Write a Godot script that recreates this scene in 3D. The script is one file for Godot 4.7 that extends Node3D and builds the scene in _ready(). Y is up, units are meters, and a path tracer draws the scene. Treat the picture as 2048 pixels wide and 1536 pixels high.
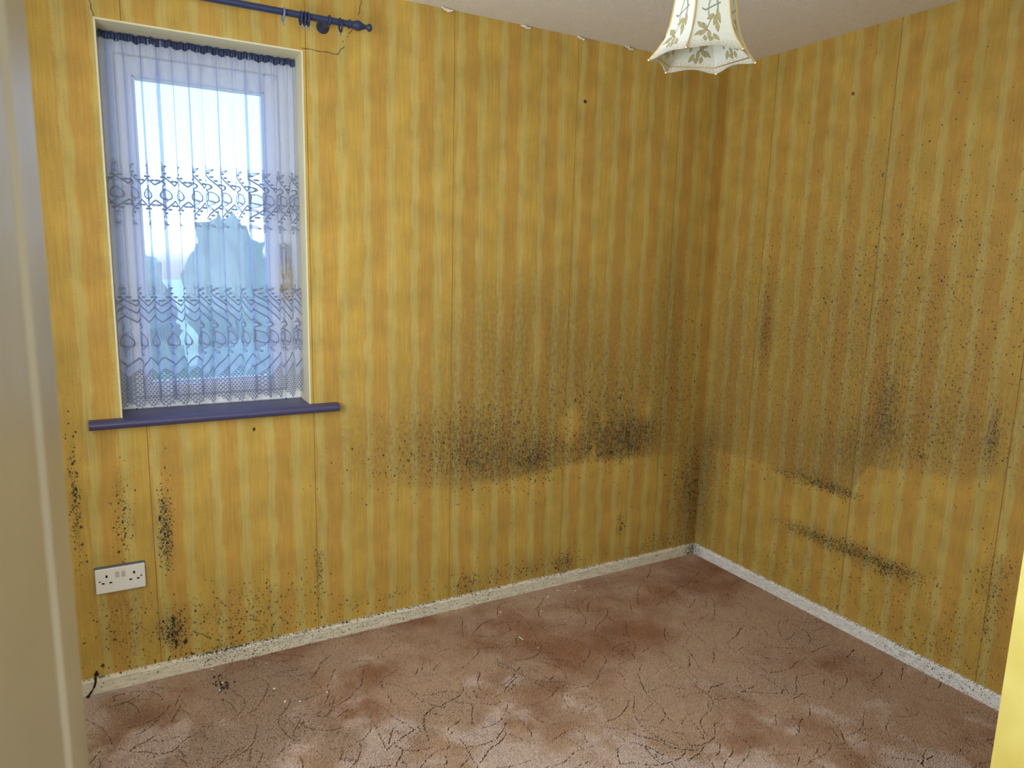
extends Node3D
# A damp, empty bedroom: yellow striped wallpaper with black mould, carved-pile carpet, lace net curtain, glass pendant.

const H := 2.3707          # ceiling height
const SKIRT := 0.0597      # skirting height
const WL := -2.5463        # window opening
const WR := -1.9484
const WT := 2.1419
const WB := 0.9385
const LEFT := -2.95        # left wall of the room
const FRONT := 1.842        # wall with the doorway
const SEAMS_A := [-3.04, -2.4795, -1.9339, -1.3856, -0.833, -0.279, 0.0]
const SEAMS_B := [0.0, 0.287, 0.8419, 1.3897, 1.842]
const FILM_A := [[-1.138, 0.936, 0.335, 0.363, 0.35], [-0.566, 0.944, 0.315, 0.396, 0.35], [-1.539, 0.741, 0.233, 0.163, 0.35], [-1.25, 0.689, 0.164, 0.129, 0.4], [-0.968, 0.624, 0.116, 0.102, 0.4], [-0.563, 0.662, 0.218, 0.12, 0.6], [-1.154, 0.602, 0.218, 0.066, 0.3], [-0.236, 0.925, 0.126, 0.49, 0.25], [-1.05, 1.206, 0.291, 0.189, 0.18], [-0.275, 1.4, 0.091, 0.277, 0.18], [-0.384, 0.643, 0.092, 0.099, 0.3]]
const FILM_A_FREE := [[-0.045, 0.401, 0.136, 0.319, 0.4], [-0.001, 0.181, 0.104, 0.164, 0.35], [-2.444, 0.539, 0.03, 0.106, 0.22], [-2.439, 0.171, 0.055, 0.065, 0.35], [-2.575, 0.223, 0.088, 0.108, 0.2], [-2.592, 0.308, 0.087, 0.044, 0.22], [-2.234, 0.17, 0.204, 0.097, 0.12], [-1.943, 0.295, 0.038, 0.121, 0.12], [-1.821, 0.693, 0.115, 0.235, 0.12], [-1.311, 0.089, 0.095, 0.057, 0.2], [-0.989, 0.117, 0.21, 0.06, 0.22], [-0.328, 0.078, 0.224, 0.053, 0.2], [-2.696, 0.682, 0.016, 0.198, 0.25], [-0.8, 0.092, 0.056, 0.049, 0.3]]
const EDGE_A := [[-1.916, 0.646], [-1.725, 0.591], [-1.517, 0.552], [-1.374, 0.519], [-1.247, 0.532], [-1.003, 0.536], [-0.874, 0.551], [-0.713, 0.569], [-0.513, 0.557], [-0.3, 0.545], [0.062, 0.532]]
const CLEAN_A := [[-0.795, 0.754, 0.054, 0.078, 0.9], [-0.386, 0.802, 0.042, 0.053, 0.8], [-0.612, 0.773, 0.028, 0.052, 0.5], [-0.986, 1.12, 0.035, 0.15, 0.6], [-1.146, 1.229, 0.033, 0.123, 0.3], [-0.673, 0.602, 0.017, 0.071, 0.7]]
const SPECKS_A := [[-1.157, 0.722, 0.217, 0.153, 1000], [-0.584, 0.77, 0.23, 0.166, 900], [-0.563, 0.662, 0.174, 0.087, 700], [-1.496, 0.675, 0.215, 0.104, 260], [-0.982, 0.648, 0.115, 0.102, 450], [-0.043, 0.387, 0.095, 0.146, 700], [-0.018, 0.291, 0.034, 0.162, 160], [-0.141, 0.745, 0.091, 0.38, 450], [-2.443, 0.543, 0.014, 0.103, 330], [-2.567, 0.595, 0.02, 0.103, 130], [-2.216, 0.185, 0.205, 0.087, 420], [-2.439, 0.167, 0.025, 0.052, 240], [-2.583, 0.207, 0.088, 0.099, 150], [-1.929, 0.292, 0.013, 0.071, 90], [-1.311, 0.101, 0.059, 0.05, 120], [-0.989, 0.105, 0.184, 0.034, 200], [-0.801, 0.117, 0.039, 0.049, 90], [-0.492, 0.235, 0.018, 0.046, 60], [-0.234, 0.101, 0.164, 0.037, 160], [-2.696, 0.682, 0.011, 0.149, 160], [-1.81, 0.112, 0.36, 0.042, 160], [-2.323, 0.065, 0.231, 0.023, 160]]
const BLOTS_A := [[-2.402, 0.118, 0.006, 0.008, 10], [-2.43, 0.125, 0.005, 0.006, 8], [-2.656, 0.096, 0.005, 0.006, 6], [-2.436, 0.208, 0.006, 0.015, 8], [-1.307, 0.642, 0.009, 0.015, 7], [-0.689, 0.639, 0.008, 0.021, 8], [-0.968, 0.624, 0.008, 0.011, 5], [-0.568, 0.602, 0.009, 0.01, 5], [-0.027, 0.393, 0.014, 0.013, 6], [0.006, 0.328, 0.017, 0.016, 7], [-0.782, 0.867, 0.007, 0.009, 4], [-0.532, 0.86, 0.009, 0.009, 4], [-0.793, 2.126, 0.007, 0.006, 8], [-2.144, 0.863, 0.004, 0.005, 4], [-0.483, 0.234, 0.009, 0.025, 5]]
const FILM_B := [[0.585, 1.131, 0.476, 0.502, 0.26], [1.058, 1.279, 0.406, 0.464, 0.2], [1.195, 0.903, 0.256, 0.176, 0.28], [0.581, 0.718, 0.305, 0.151, 0.28], [0.943, 0.963, 0.04, 0.114, 0.34], [0.935, 0.853, 0.091, 0.067, 0.28], [0.34, 1.203, 0.034, 0.156, 0.34], [0.133, 0.834, 0.144, 0.555, 0.22], [1.334, 0.917, 0.024, 0.101, 0.3], [0.842, 0.74, 0.13, 0.1, 0.3], [0.803, 1.86, 0.124, 0.11, 0.12], [0.671, 0.588, 0.169, 0.047, 0.35]]
const FILM_B_FREE := [[0.014, 0.399, 0.069, 0.282, 0.45], [0.06, 0.567, 0.114, 0.15, 0.25], [0.064, 0.176, 0.054, 0.154, 0.25], [0.648, 0.352, 0.089, 0.035, 0.18], [0.748, 0.348, 0.084, 0.038, 0.18], [0.843, 0.344, 0.079, 0.041, 0.18], [0.933, 0.346, 0.075, 0.04, 0.18], [1.018, 0.345, 0.071, 0.043, 0.18], [1.099, 0.343, 0.067, 0.038, 0.18], [1.406, 0.429, 0.045, 0.068, 0.2], [1.291, 0.15, 0.15, 0.11, 0.1]]
const EDGE_B := [[-0.009, 0.563], [0.16, 0.577], [0.286, 0.579], [0.477, 0.566], [0.699, 0.561], [0.842, 0.567], [0.868, 0.633], [0.902, 0.694], [1.119, 0.724], [1.376, 0.774], [1.446, 0.783]]
const SPECKS_B := [[0.678, 1.163, 0.449, 0.406, 3200], [1.051, 1.332, 0.349, 0.409, 2200], [0.94, 0.982, 0.052, 0.143, 420], [0.34, 1.203, 0.028, 0.156, 300], [0.571, 0.57, 0.179, 0.02, 420], [0.734, 0.573, 0.093, 0.019, 420], [0.816, 0.576, 0.044, 0.016, 160], [0.103, 0.476, 0.148, 0.187, 800], [0.015, 0.386, 0.048, 0.154, 350], [1.265, 0.214, 0.169, 0.11, 260], [1.41, 0.395, 0.051, 0.12, 420], [0.514, 0.094, 0.3, 0.127, 260], [1.197, 0.885, 0.187, 0.106, 600], [0.109, 1.074, 0.128, 0.477, 400], [0.965, 0.26, 0.354, 0.1, 420], [1.334, 0.917, 0.015, 0.084, 160], [1.099, 0.806, 0.025, 0.018, 60], [0.65, 0.104, 0.355, 0.045, 200], [1.206, 0.105, 0.214, 0.03, 200], [0.622, 0.347, 0.075, 0.02, 220], [0.724, 0.343, 0.071, 0.024, 300], [0.843, 0.348, 0.071, 0.025, 380], [0.943, 0.35, 0.066, 0.026, 350], [1.028, 0.345, 0.059, 0.025, 320], [1.118, 0.349, 0.063, 0.023, 220], [1.017, 0.318, 0.02, 0.028, 90]]
const BLOTS_B := [[0.667, 2.14, 0.006, 0.006, 8], [1.099, 0.802, 0.016, 0.006, 6], [0.944, 0.953, 0.005, 0.016, 3], [1.016, 0.329, 0.012, 0.018, 6], [1.4, 0.257, 0.005, 0.017, 6], [1.083, 0.31, 0.008, 0.01, 5], [0.339, 1.214, 0.004, 0.02, 3], [0.828, 1.821, 0.004, 0.011, 4], [0.715, 0.846, 0.005, 0.006, 3], [0.003, 0.329, 0.01, 0.013, 5]]
const DAMP := [[-2.202, 0.284, 0.162, 0.258, 0.9], [-2.313, 0.506, 0.198, 0.164, 0.9], [-2.32, 0.095, 0.046, 0.096, 0.8], [-2.015, 0.634, 0.067, 0.09, 0.7], [-2.114, 0.476, 0.112, 0.125, 0.6]]
const CRACKS := [[-1.74, 2.342, -1.75, 2.292], [-1.772, 2.245, -1.786, 2.226], [-1.802, 2.182, -1.815, 2.172, -1.824, 2.154, -1.934, 2.155, -1.947, 2.156], [-1.815, 2.223, -1.816, 2.22], [-1.791, 2.217, -1.791, 2.214], [-1.807, 2.2, -1.807, 2.197], [-2.558, 2.191, -2.549, 2.138], [-2.183, 0.152, -2.148, 0.135], [-2.376, 0.152, -2.32, 0.113], [-0.489, 0.738, -0.459, 0.554]]

var rng := RandomNumberGenerator.new()
var M := {}
var taken := {}


# ---------------------------------------------------------------- helpers
func numbered(called: String) -> String:
	var n: int = taken.get(called, 0)
	taken[called] = n + 1
	return called if n == 0 else "%s_%03d" % [called, n]


func tag(o: Node, label: String, category := "", group := "", kind := "") -> void:
	o.set_meta("label", label)
	if category: o.set_meta("category", category)
	if group: o.set_meta("group", group)
	if kind: o.set_meta("kind", kind)


func thing(called: String, at: Vector3, label: String, category := "", group := "", kind := "") -> Node3D:
	var o := Node3D.new()
	o.name = numbered(called)
	add_child(o)
	o.position = at
	tag(o, label, category, group, kind)
	return o


func part(called: String, mesh: Mesh, m: Material, parent: Node3D, at := Vector3.ZERO) -> MeshInstance3D:
	var o := MeshInstance3D.new()
	o.name = called if parent != self else numbered(called)
	o.mesh = mesh
	o.material_override = m
	o.position = at
	parent.add_child(o, true)
	return o


func begin() -> SurfaceTool:
	var st := SurfaceTool.new()
	st.begin(Mesh.PRIMITIVE_TRIANGLES)
	return st


# Commits a shape with every triangle turned so that its front agrees with its normals.
func done(st: SurfaceTool) -> ArrayMesh:
	var a := st.commit_to_arrays()
	var v: PackedVector3Array = a[Mesh.ARRAY_VERTEX]
	var n: PackedVector3Array = a[Mesh.ARRAY_NORMAL]
	var ix := PackedInt32Array()
	if a[Mesh.ARRAY_INDEX] != null:
		ix = a[Mesh.ARRAY_INDEX]
	if ix.is_empty():
		ix.resize(v.size())
		for k in v.size():
			ix[k] = k
	for k in range(0, ix.size(), 3):
		if (v[ix[k + 1]] - v[ix[k]]).cross(v[ix[k + 2]] - v[ix[k]]).dot(n[ix[k]] + n[ix[k + 1]] + n[ix[k + 2]]) > 0.0:
			var t := ix[k + 1]
			ix[k + 1] = ix[k + 2]
			ix[k + 2] = t
	a[Mesh.ARRAY_INDEX] = ix
	var m := ArrayMesh.new()
	m.add_surface_from_arrays(Mesh.PRIMITIVE_TRIANGLES, a)
	return m


func tri(st: SurfaceTool, a: Vector3, b: Vector3, c: Vector3, out: Vector3) -> void:
	if (b - a).cross(c - a).dot(out) > 0.0:
		var t := b
		b = c
		c = t
	var n := -(b - a).cross(c - a).normalized()
	for v in [a, b, c]:
		st.set_normal(n)
		st.set_uv(Vector2(v.x + v.z, v.y))
		st.add_vertex(v)


func quad(st: SurfaceTool, a: Vector3, b: Vector3, c: Vector3, d: Vector3, out: Vector3) -> void:
	tri(st, a, b, c, out)
	tri(st, a, c, d, out)


# A box between two corners with chamfered edges.
func bx(st: SurfaceTool, lo: Vector3, hi: Vector3, bevel := 0.0, turn := Transform3D()) -> void:
	var c := (lo + hi) / 2.0
	var e := (hi - lo) / 2.0
	var b: float = minf(bevel, minf(e.x, minf(e.y, e.z)) * 0.9)
	var pt := func(s: Vector3, axis: int) -> Vector3:
		var p := Vector3(e.x - b, e.y - b, e.z - b)
		p[axis] += b
		return turn * (c + p * s)
	for axis in 3:
		var u := (axis + 1) % 3
		var w := (axis + 2) % 3
		for sg in [-1.0, 1.0]:
			var q := []
			for k in [[-1.0, -1.0], [1.0, -1.0], [1.0, 1.0], [-1.0, 1.0]]:
				var s := Vector3.ZERO
				s[axis] = sg
				s[u] = k[0]
				s[w] = k[1]
				q.append(pt.call(s, axis))
			var n := Vector3.ZERO
			n[axis] = sg
			quad(st, q[0], q[1], q[2], q[3], turn.basis * n)
			if b > 0.0:
				for sg2 in [-1.0, 1.0]:
					var s0 := Vector3.ZERO
					s0[axis] = sg
					s0[u] = sg2
					s0[w] = -1.0
					var s1 := s0
					s1[w] = 1.0
					var n2 := Vector3.ZERO
					n2[axis] = sg
					n2[u] = sg2
					quad(st, pt.call(s0, axis), pt.call(s1, axis), pt.call(s1, u), pt.call(s0, u), turn.basis * n2)
	if b > 0.0:
		for i in 8:
			var s := Vector3(1 if i & 1 else -1, 1 if i & 2 else -1, 1 if i & 4 else -1)
			tri(st, pt.call(s, 0), pt.call(s, 1), pt.call(s, 2), turn.basis * s)


func box(lo: Vector3, hi: Vector3, bevel := 0.0) -> ArrayMesh:
	var st := begin()
	bx(st, lo, hi, bevel)
	return done(st)


func frame_of(d: Vector3) -> Basis:
	var y := d.normalized()
	var x := y.cross(Vector3.UP if absf(y.y) < 0.9 else Vector3.RIGHT).normalized()
	return Basis(x, y, x.cross(y))


# Turned shape: profile of (radius, height) round the y axis of t.
func lathe(st: SurfaceTool, profile: Array, sides := 24, t := Transform3D()) -> void:
	for i in profile.size() - 1:
		var p: Vector2 = profile[i]
		var q: Vector2 = profile[i + 1]
		var pa: Vector2 = profile[maxi(i - 1, 0)]
		var qa: Vector2 = profile[mini(i + 2, profile.size() - 1)]
		var np := Vector2((q - pa).y, -(q - pa).x).normalized()
		var nq := Vector2((qa - p).y, -(qa - p).x).normalized()
		for k in sides:
			var a := TAU * k / sides
			var b := TAU * (k + 1) / sides
			var ca := Vector3(cos(a), 0, sin(a))
			var cb := Vector3(cos(b), 0, sin(b))
			var vs := [[ca, p, np], [cb, p, np], [cb, q, nq], [ca, p, np], [cb, q, nq], [ca, q, nq]]
			for v in vs:
				var rr: Vector2 = v[1]
				var nn: Vector2 = v[2]
				var dir: Vector3 = v[0]
				st.set_normal((t.basis * (dir * nn.x + Vector3.UP * nn.y)).normalized())
				st.set_uv(Vector2(float(k) / sides, rr.y))
				st.add_vertex(t * (dir * rr.x + Vector3.UP * rr.y))


func tube(st: SurfaceTool, pts: Array, r: float, sides := 8) -> void:
	var rings := []
	for i in pts.size():
		var d: Vector3 = pts[mini(i + 1, pts.size() - 1)] - pts[maxi(i - 1, 0)]
		var f := frame_of(d)
		var ring := []
		for k in sides:
			var a := TAU * k / sides
			ring.append(f.x * cos(a) + f.z * sin(a))
		rings.append(ring)
	for i in pts.size() - 1:
		for k in sides:
			var k2 := (k + 1) % sides
			var idx := [[i, k], [i, k2], [i + 1, k2], [i, k], [i + 1, k2], [i + 1, k]]
			for v in idx:
				var n: Vector3 = rings[v[0]][v[1]]
				st.set_normal(n)
				st.set_uv(Vector2(0, 0))
				st.add_vertex(pts[v[0]] + n * r)
	for e in [0, pts.size() - 1]:
		var out: Vector3 = (pts[0] - pts[1]) if e == 0 else (pts[e] - pts[e - 1])
		for k in sides:
			tri(st, pts[e], pts[e] + rings[e][k] * r, pts[e] + rings[e][(k + 1) % sides] * r, out)


func ball(st: SurfaceTool, c: Vector3, r: float, squash := 1.0, seg := 8) -> void:
	var prof := []
	for i in seg + 1:
		var a := PI * i / seg - PI / 2.0
		prof.append(Vector2(maxf(cos(a) * r, 0.00001), sin(a) * r * squash))
	lathe(st, prof, seg * 2, Transform3D(Basis(), c))


func torus(st: SurfaceTool, c: Vector3, axis: Vector3, rr: float, r: float, seg := 28, sides := 8) -> void:
	var f := frame_of(axis)
	for i in seg:
		for k in sides:
			var vs := [[i, k], [i, k + 1], [i + 1, k + 1], [i, k], [i + 1, k + 1], [i + 1, k]]
			for v in vs:
				var a: float = TAU * v[0] / seg
				var b: float = TAU * v[1] / sides
				var d: Vector3 = f.x * cos(a) + f.z * sin(a)
				var n: Vector3 = d * cos(b) + f.y * sin(b)
				st.set_normal(n)
				st.set_uv(Vector2(0, 0))
				st.add_vertex(c + d * rr + n * r)


func flat(c: Color, rough := 0.8, metal := 0.0, spec := 0.4) -> StandardMaterial3D:
	var m := StandardMaterial3D.new()
	m.albedo_color = c
	m.roughness = rough
	m.metallic = metal
	m.metallic_specular = spec
	return m


func rgb(r: float, g: float, b: float) -> Color:
	return Color(r / 255.0, g / 255.0, b / 255.0)


func noise(s: int, freq: float, octaves := 3, kind := FastNoiseLite.TYPE_SIMPLEX_SMOOTH) -> FastNoiseLite:
	var n := FastNoiseLite.new()
	n.seed = s
	n.noise_type = kind
	n.frequency = freq
	n.fractal_octaves = octaves
	return n


# A noise picture as bytes, made small and stretched to w x h.
func noise_bytes(n: FastNoiseLite, sw: int, sh: int, w: int, h: int) -> PackedByteArray:
	var im := n.get_image(sw, sh, false, false, true)
	im.convert(Image.FORMAT_L8)
	if sw != w or sh != h:
		im.resize(w, h, Image.INTERPOLATE_CUBIC)
	return im.get_data()


func noise_texture(s: int, freq: float, octaves := 4, side := 512) -> NoiseTexture2D:
	var t := NoiseTexture2D.new()
	t.width = side
	t.height = side
	t.seamless = true
	t.noise = noise(s, freq, octaves)
	return t


# ---------------------------------------------------------------- wallpaper print, damp film and mould on it
func soft_ellipses(field: PackedFloat32Array, fw: int, fh: int, x0: float, x1: float, list: Array, sign := 1.0) -> void:
	for e in list:
		var reach := 2.2
		var i0 := clampi(int((e[0] - e[2] * reach - x0) / (x1 - x0) * fw), 0, fw)
		var i1 := clampi(int((e[0] + e[2] * reach - x0) / (x1 - x0) * fw) + 1, 0, fw)
		var j0 := clampi(int((H - e[1] - e[3] * reach) / H * fh), 0, fh)
		var j1 := clampi(int((H - e[1] + e[3] * reach) / H * fh) + 1, 0, fh)
		for j in range(j0, j1):
			var dy: float = (H - (j + 0.5) / fh * H - e[1]) / e[3]
			for i in range(i0, i1):
				var dx: float = (x0 + (i + 0.5) / fw * (x1 - x0) - e[0]) / e[2]
				var d := dx * dx + dy * dy
				if d < 4.8:
					if sign > 0.0:
						field[j * fw + i] += e[4] * exp(-d * 0.9)
					else:
						field[j * fw + i] *= 1.0 - e[4] * exp(-d * d * 0.7)


func edge_height(edge: Array, x: float) -> float:
	if x <= edge[0][0]:
		return edge[0][1]
	for i in edge.size() - 1:
		if x <= edge[i + 1][0]:
			var t: float = (x - edge[i][0]) / maxf(edge[i + 1][0] - edge[i][0], 0.0001)
			return lerpf(edge[i][1], edge[i + 1][1], t)
	return edge[-1][1]


func wallpaper_image(w: int, h: int, x0: float, x1: float, seam: float, film: Array, free: Array, edge: Array, clean: Array, specks: Array, blots: Array, cracks: Array, s: int) -> Image:
	var sx := w / (x1 - x0)
	var sy := h / H
	# damp film, at a quarter of the size
	var fw := w / 4
	var fh := h / 4
	var field := PackedFloat32Array()
	field.resize(fw * fh)
	soft_ellipses(field, fw, fh, x0, x1, film)
	var ragged := noise(s + 9, 18.0, 3)
	for i in fw:
		var x := x0 + (i + 0.5) / fw * (x1 - x0)
		var ey := edge_height(edge, x) + ragged.get_noise_1d(x) * 0.012
		for j in range(int((H - ey - 0.03) / H * fh), fh):
			var y := H - (j + 0.5) / fh * H
			field[j * fw + i] *= smoothstep(-0.012, 0.03, y - ey)
	soft_ellipses(field, fw, fh, x0, x1, free)
	soft_ellipses(field, fw, fh, x0, x1, clean, -1.0)
	var fb := PackedByteArray()
	fb.resize(fw * fh)
	for i in fw * fh:
		fb[i] = clampi(int(field[i] * 200.0), 0, 255)
	var fim := Image.create_from_data(fw, fh, false, Image.FORMAT_L8, fb)
	fim.resize(w, h, Image.INTERPOLATE_BILINEAR)
	var film_b := fim.get_data()
	var warp := noise_bytes(noise(s, 0.075, 5), w / 6, h / 8, w, h)
	var blotch := noise_bytes(noise(s + 1, 0.035, 4), w / 4, h / 4, w, h)
	var mottle := noise_bytes(noise(s + 5, 0.16, 4), w / 2, h / 3, w, h)
	var streak := noise_bytes(noise(s + 2, 0.16, 3), w, h / 24, w, h)
	var grain := noise_bytes(noise(s + 3, 0.30, 2), w, h, w, h)
	# the print: pale ragged stripes with ochre and gold between
	var pale := [187.0, 166.0, 94.0]
	var gold := [187.0, 155.0, 73.0]
	var ochre := [184.0, 147.0, 70.0]
	var lut := PackedFloat32Array()
	lut.resize(1024 * 3)
	for k in 1024:
		var p := k / 1024.0
		var in_pale: float = maxf(smoothstep(-0.01, 0.07, p) * (1.0 - smoothstep(0.15, 0.23, p)), smoothstep(0.5, 0.58, p) * (1.0 - smoothstep(0.65, 0.73, p)))
		for c in 3:
			var between: float = ochre[c] if p < 0.5 else gold[c]
			lut[k * 3 + c] = lerpf(between, pale[c], in_pale)
	var out := PackedByteArray()
	out.resize(w * h * 3)
	var per := 1024.0 / 0.18333
	var o := 0
	for j in h:
		var row := j * w
		for i in w:
			var n := row + i
			var wv: int = warp[n]
			var st: int = streak[n]
			var g: int = grain[n]
			var at: int = (int((x0 + i / sx - seam + 4.4) * per + (wv - 128) * 0.40 + (g - 128) * 0.22 + (st - 128) * 0.10) & 1023) * 3
			var f: float = 1.0 + (st - 128) * 0.00045 + (g - 128) * 0.0004 + (blotch[n] - 128) * 0.0005
			var d: float = film_b[n]
			if d > 1.0:
				var k: float = d * (0.0027 + (st - 110) * 0.000013 + (g - 118) * 0.000014 + (mottle[n] - 118) * 0.000016 + (blotch[n] - 118) * 0.000008)
				if st > 168:
					k *= 0.5
				k = 0.0 if k < 0.0 else (0.85 if k > 0.85 else k)
				var q := 1.0 - k
				out[o] = int(lut[at] * f * q + 72.0 * k)
				out[o + 1] = int(lut[at + 1] * f * q + 58.0 * k)
				out[o + 2] = int(lut[at + 2] * f * q + 44.0 * k)
			else:
				out[o] = int(lut[at] * f)
				out[o + 1] = int(lut[at + 1] * f)
				out[o + 2] = int(lut[at + 2] * f)
			o += 3
	# mould: single black specks, thick where the colonies are
	for e in specks:
		for k in int(e[4] * (2.0 if w > 2000 else 1.5)):
			var px: float = (e[0] + rng.randfn() * e[2] * 0.75 - x0) * sx
			var yy: float = e[1] + rng.randfn() * e[3] * 0.75
			if yy < SKIRT:
				continue
			var py: float = (H - yy) * sy
			var r := 0.55 + 1.3 * pow(rng.randf(), 3.2)
			if rng.randf() < 0.04:
				r += 0.9
			blot(out, w, h, px, py, r, r * rng.randf_range(0.9, 1.8), rng.randf_range(0.35, 0.9))
	for e in blots:
		for k in int(e[4] * 5.0):
			var a := rng.randf() * TAU
			var q := pow(rng.randf(), 0.8) * 1.25
			var r := rng.randf_range(0.6, 1.5)
			blot(out, w, h, (e[0] + cos(a) * e[2] * q - x0) * sx, (H - e[1] - sin(a) * e[3] * q) * sy, r, r * rng.randf_range(0.8, 1.8), rng.randf_range(0.4, 0.8))
	for c in cracks:
		for k in range(0, c.size() - 2, 2):
			var a := Vector2((c[k] - x0) * sx, (H - c[k + 1]) * sy)
			var b := Vector2((c[k + 2] - x0) * sx, (H - c[k + 3]) * sy)
			var steps := int(a.distance_to(b)) + 1
			for q in steps + 1:
				var p := a.lerp(b, float(q) / steps)
				blot(out, w, h, p.x + sin(q * 0.31 + k) * 0.8, p.y + sin(q * 0.17) * 0.8, 0.9, 0.9, 0.55)
	return Image.create_from_data(w, h, false, Image.FORMAT_RGB8, out)


func blot(out: PackedByteArray, w: int, h: int, px: float, py: float, rx: float, ry: float, dark: float) -> void:
	for j in range(maxi(int(py - ry), 0), mini(int(py + ry) + 2, h)):
		for i in range(maxi(int(px - rx), 0), mini(int(px + rx) + 2, w)):
			var dx := (i - px) / rx
			var dy := (j - py) / ry
			var k := clampf(1.35 - (dx * dx + dy * dy), 0.0, 1.0) * dark
			if k > 0.0:
				var o := (j * w + i) * 3
				out[o] = int(lerpf(out[o], 26.0, k))
				out[o + 1] = int(lerpf(out[o + 1], 25.0, k))
				out[o + 2] = int(lerpf(out[o + 2], 28.0, k))


# One drop of wallpaper, cut round the window where it crosses it: front, edges and thickness.
func paper_boxes(st: SurfaceTool, rects: Array, on_a: bool) -> void:
	for r in rects:
		var p := []
		for q in [[r[0], r[1]], [r[2], r[1]], [r[2], r[3]], [r[0], r[3]]]:
			p.append(Vector2(q[0], q[1]))
		var front := []
		var back := []
		for q in p:
			front.append(Vector3(q.x, q.y, 0.0) if on_a else Vector3(0.0, q.y, q.x))
			back.append(Vector3(q.x, q.y, -0.0009) if on_a else Vector3(0.0009, q.y, q.x))
		var out := Vector3(0, 0, 1) if on_a else Vector3(-1, 0, 0)
		var face := func(a: Array, n: Vector3) -> void:
			var idx := [0, 1, 2, 0, 2, 3]
			if ((a[1] - a[0]) as Vector3).cross(a[2] - a[0]).dot(n) > 0.0:
				idx = [0, 2, 1, 0, 3, 2]
			for k in idx:
				var v: Vector3 = a[k]
				st.set_normal(n)
				st.set_uv(Vector2((v.x + 3.04) / 3.04 if on_a else v.z / 1.842, 1.0 - v.y / H))
				st.add_vertex(v)
		face.call(front, out)
		for k in 4:
			var k2 := (k + 1) % 4
			var mid: Vector3 = (front[k] + front[k2]) / 2.0 - (front[0] + front[2]) / 2.0
			face.call([front[k], front[k2], back[k2], back[k]], mid.normalized())


# ---------------------------------------------------------------- scene
func _ready() -> void:
	rng.seed = 7
	setup_view()
	setup_materials()
	build_shell()
	build_window()
	build_outside()
	build_carpet()
	build_skirting()
	build_doorway()
	build_curtain()
	build_pole()
	build_pendant()
	build_socket()
	build_small()


func setup_view() -> void:
	var cam := Camera3D.new()
	cam.name = "camera"
	cam.basis = Basis(Vector3.UP, -0.5124) * Basis(Vector3.RIGHT, -0.1711) * Basis(Vector3.BACK, 0.0253)
	cam.position = Vector3(-2.555, 1.4702, 2.5767)
	cam.near = 0.03
	cam.far = 300.0
	var lens := CameraAttributesPhysical.new()
	lens.frustum_focal_length = 22.3
	lens.frustum_focus_distance = 2.9
	lens.exposure_aperture = 7.5
	cam.attributes = lens
	cam.fov = 56.5714
	add_child(cam)
	cam.current = true

	var env := Environment.new()
	env.tonemap_mode = Environment.TONE_MAPPER_LINEAR
	env.tonemap_exposure = 0.72
	env.background_mode = Environment.BG_SKY
	env.sdfgi_enabled = true
	env.ssao_enabled = true
	env.ssil_enabled = true
	var sky := Sky.new()
	var sm := ProceduralSkyMaterial.new()
	sm.sky_top_color = Color(0.58, 0.76, 1.0)
	sm.sky_horizon_color = Color(0.76, 0.89, 1.0)
	sm.ground_horizon_color = Color(0.55, 0.60, 0.60)
	sm.ground_bottom_color = Color(0.35, 0.38, 0.36)
	sm.energy_multiplier = 5.0
	sky.sky_material = sm
	env.sky = sky
	var we := WorldEnvironment.new()
	we.name = "environment"
	we.environment = env
	add_child(we)

	# Fill light from behind, at an added, unseen frosted landing window.
	var landing := AreaLight3D.new()
	landing.name = "landing_fill_light"
	landing.area_size = Vector2(1.1, 1.15)
	landing.light_color = Color(0.90, 0.95, 1.0)
	landing.light_energy = 4.0
	landing.area_normalize_energy = true
	landing.area_range = 12.0
	landing.area_attenuation = 2.0
	landing.shadow_enabled = true
	landing.position = Vector3(-1.95, 1.5, 4.36)
	add_child(landing)
	# Fill light for the side wall, at an invented, unseen window in the left wall.
	var side := AreaLight3D.new()
	side.name = "side_fill_light"
	side.area_size = Vector2(1.0, 1.1)
	side.light_color = Color(0.91, 0.95, 1.0)
	side.light_energy = 5.2
	side.area_normalize_energy = true
	side.area_range = 12.0
	side.area_attenuation = 2.0
	side.shadow_enabled = true
	side.position = Vector3(LEFT + 0.03, 1.5, 1.45)
	side.rotation = Vector3(0, -PI / 2.0, 0)
	add_child(side)


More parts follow.
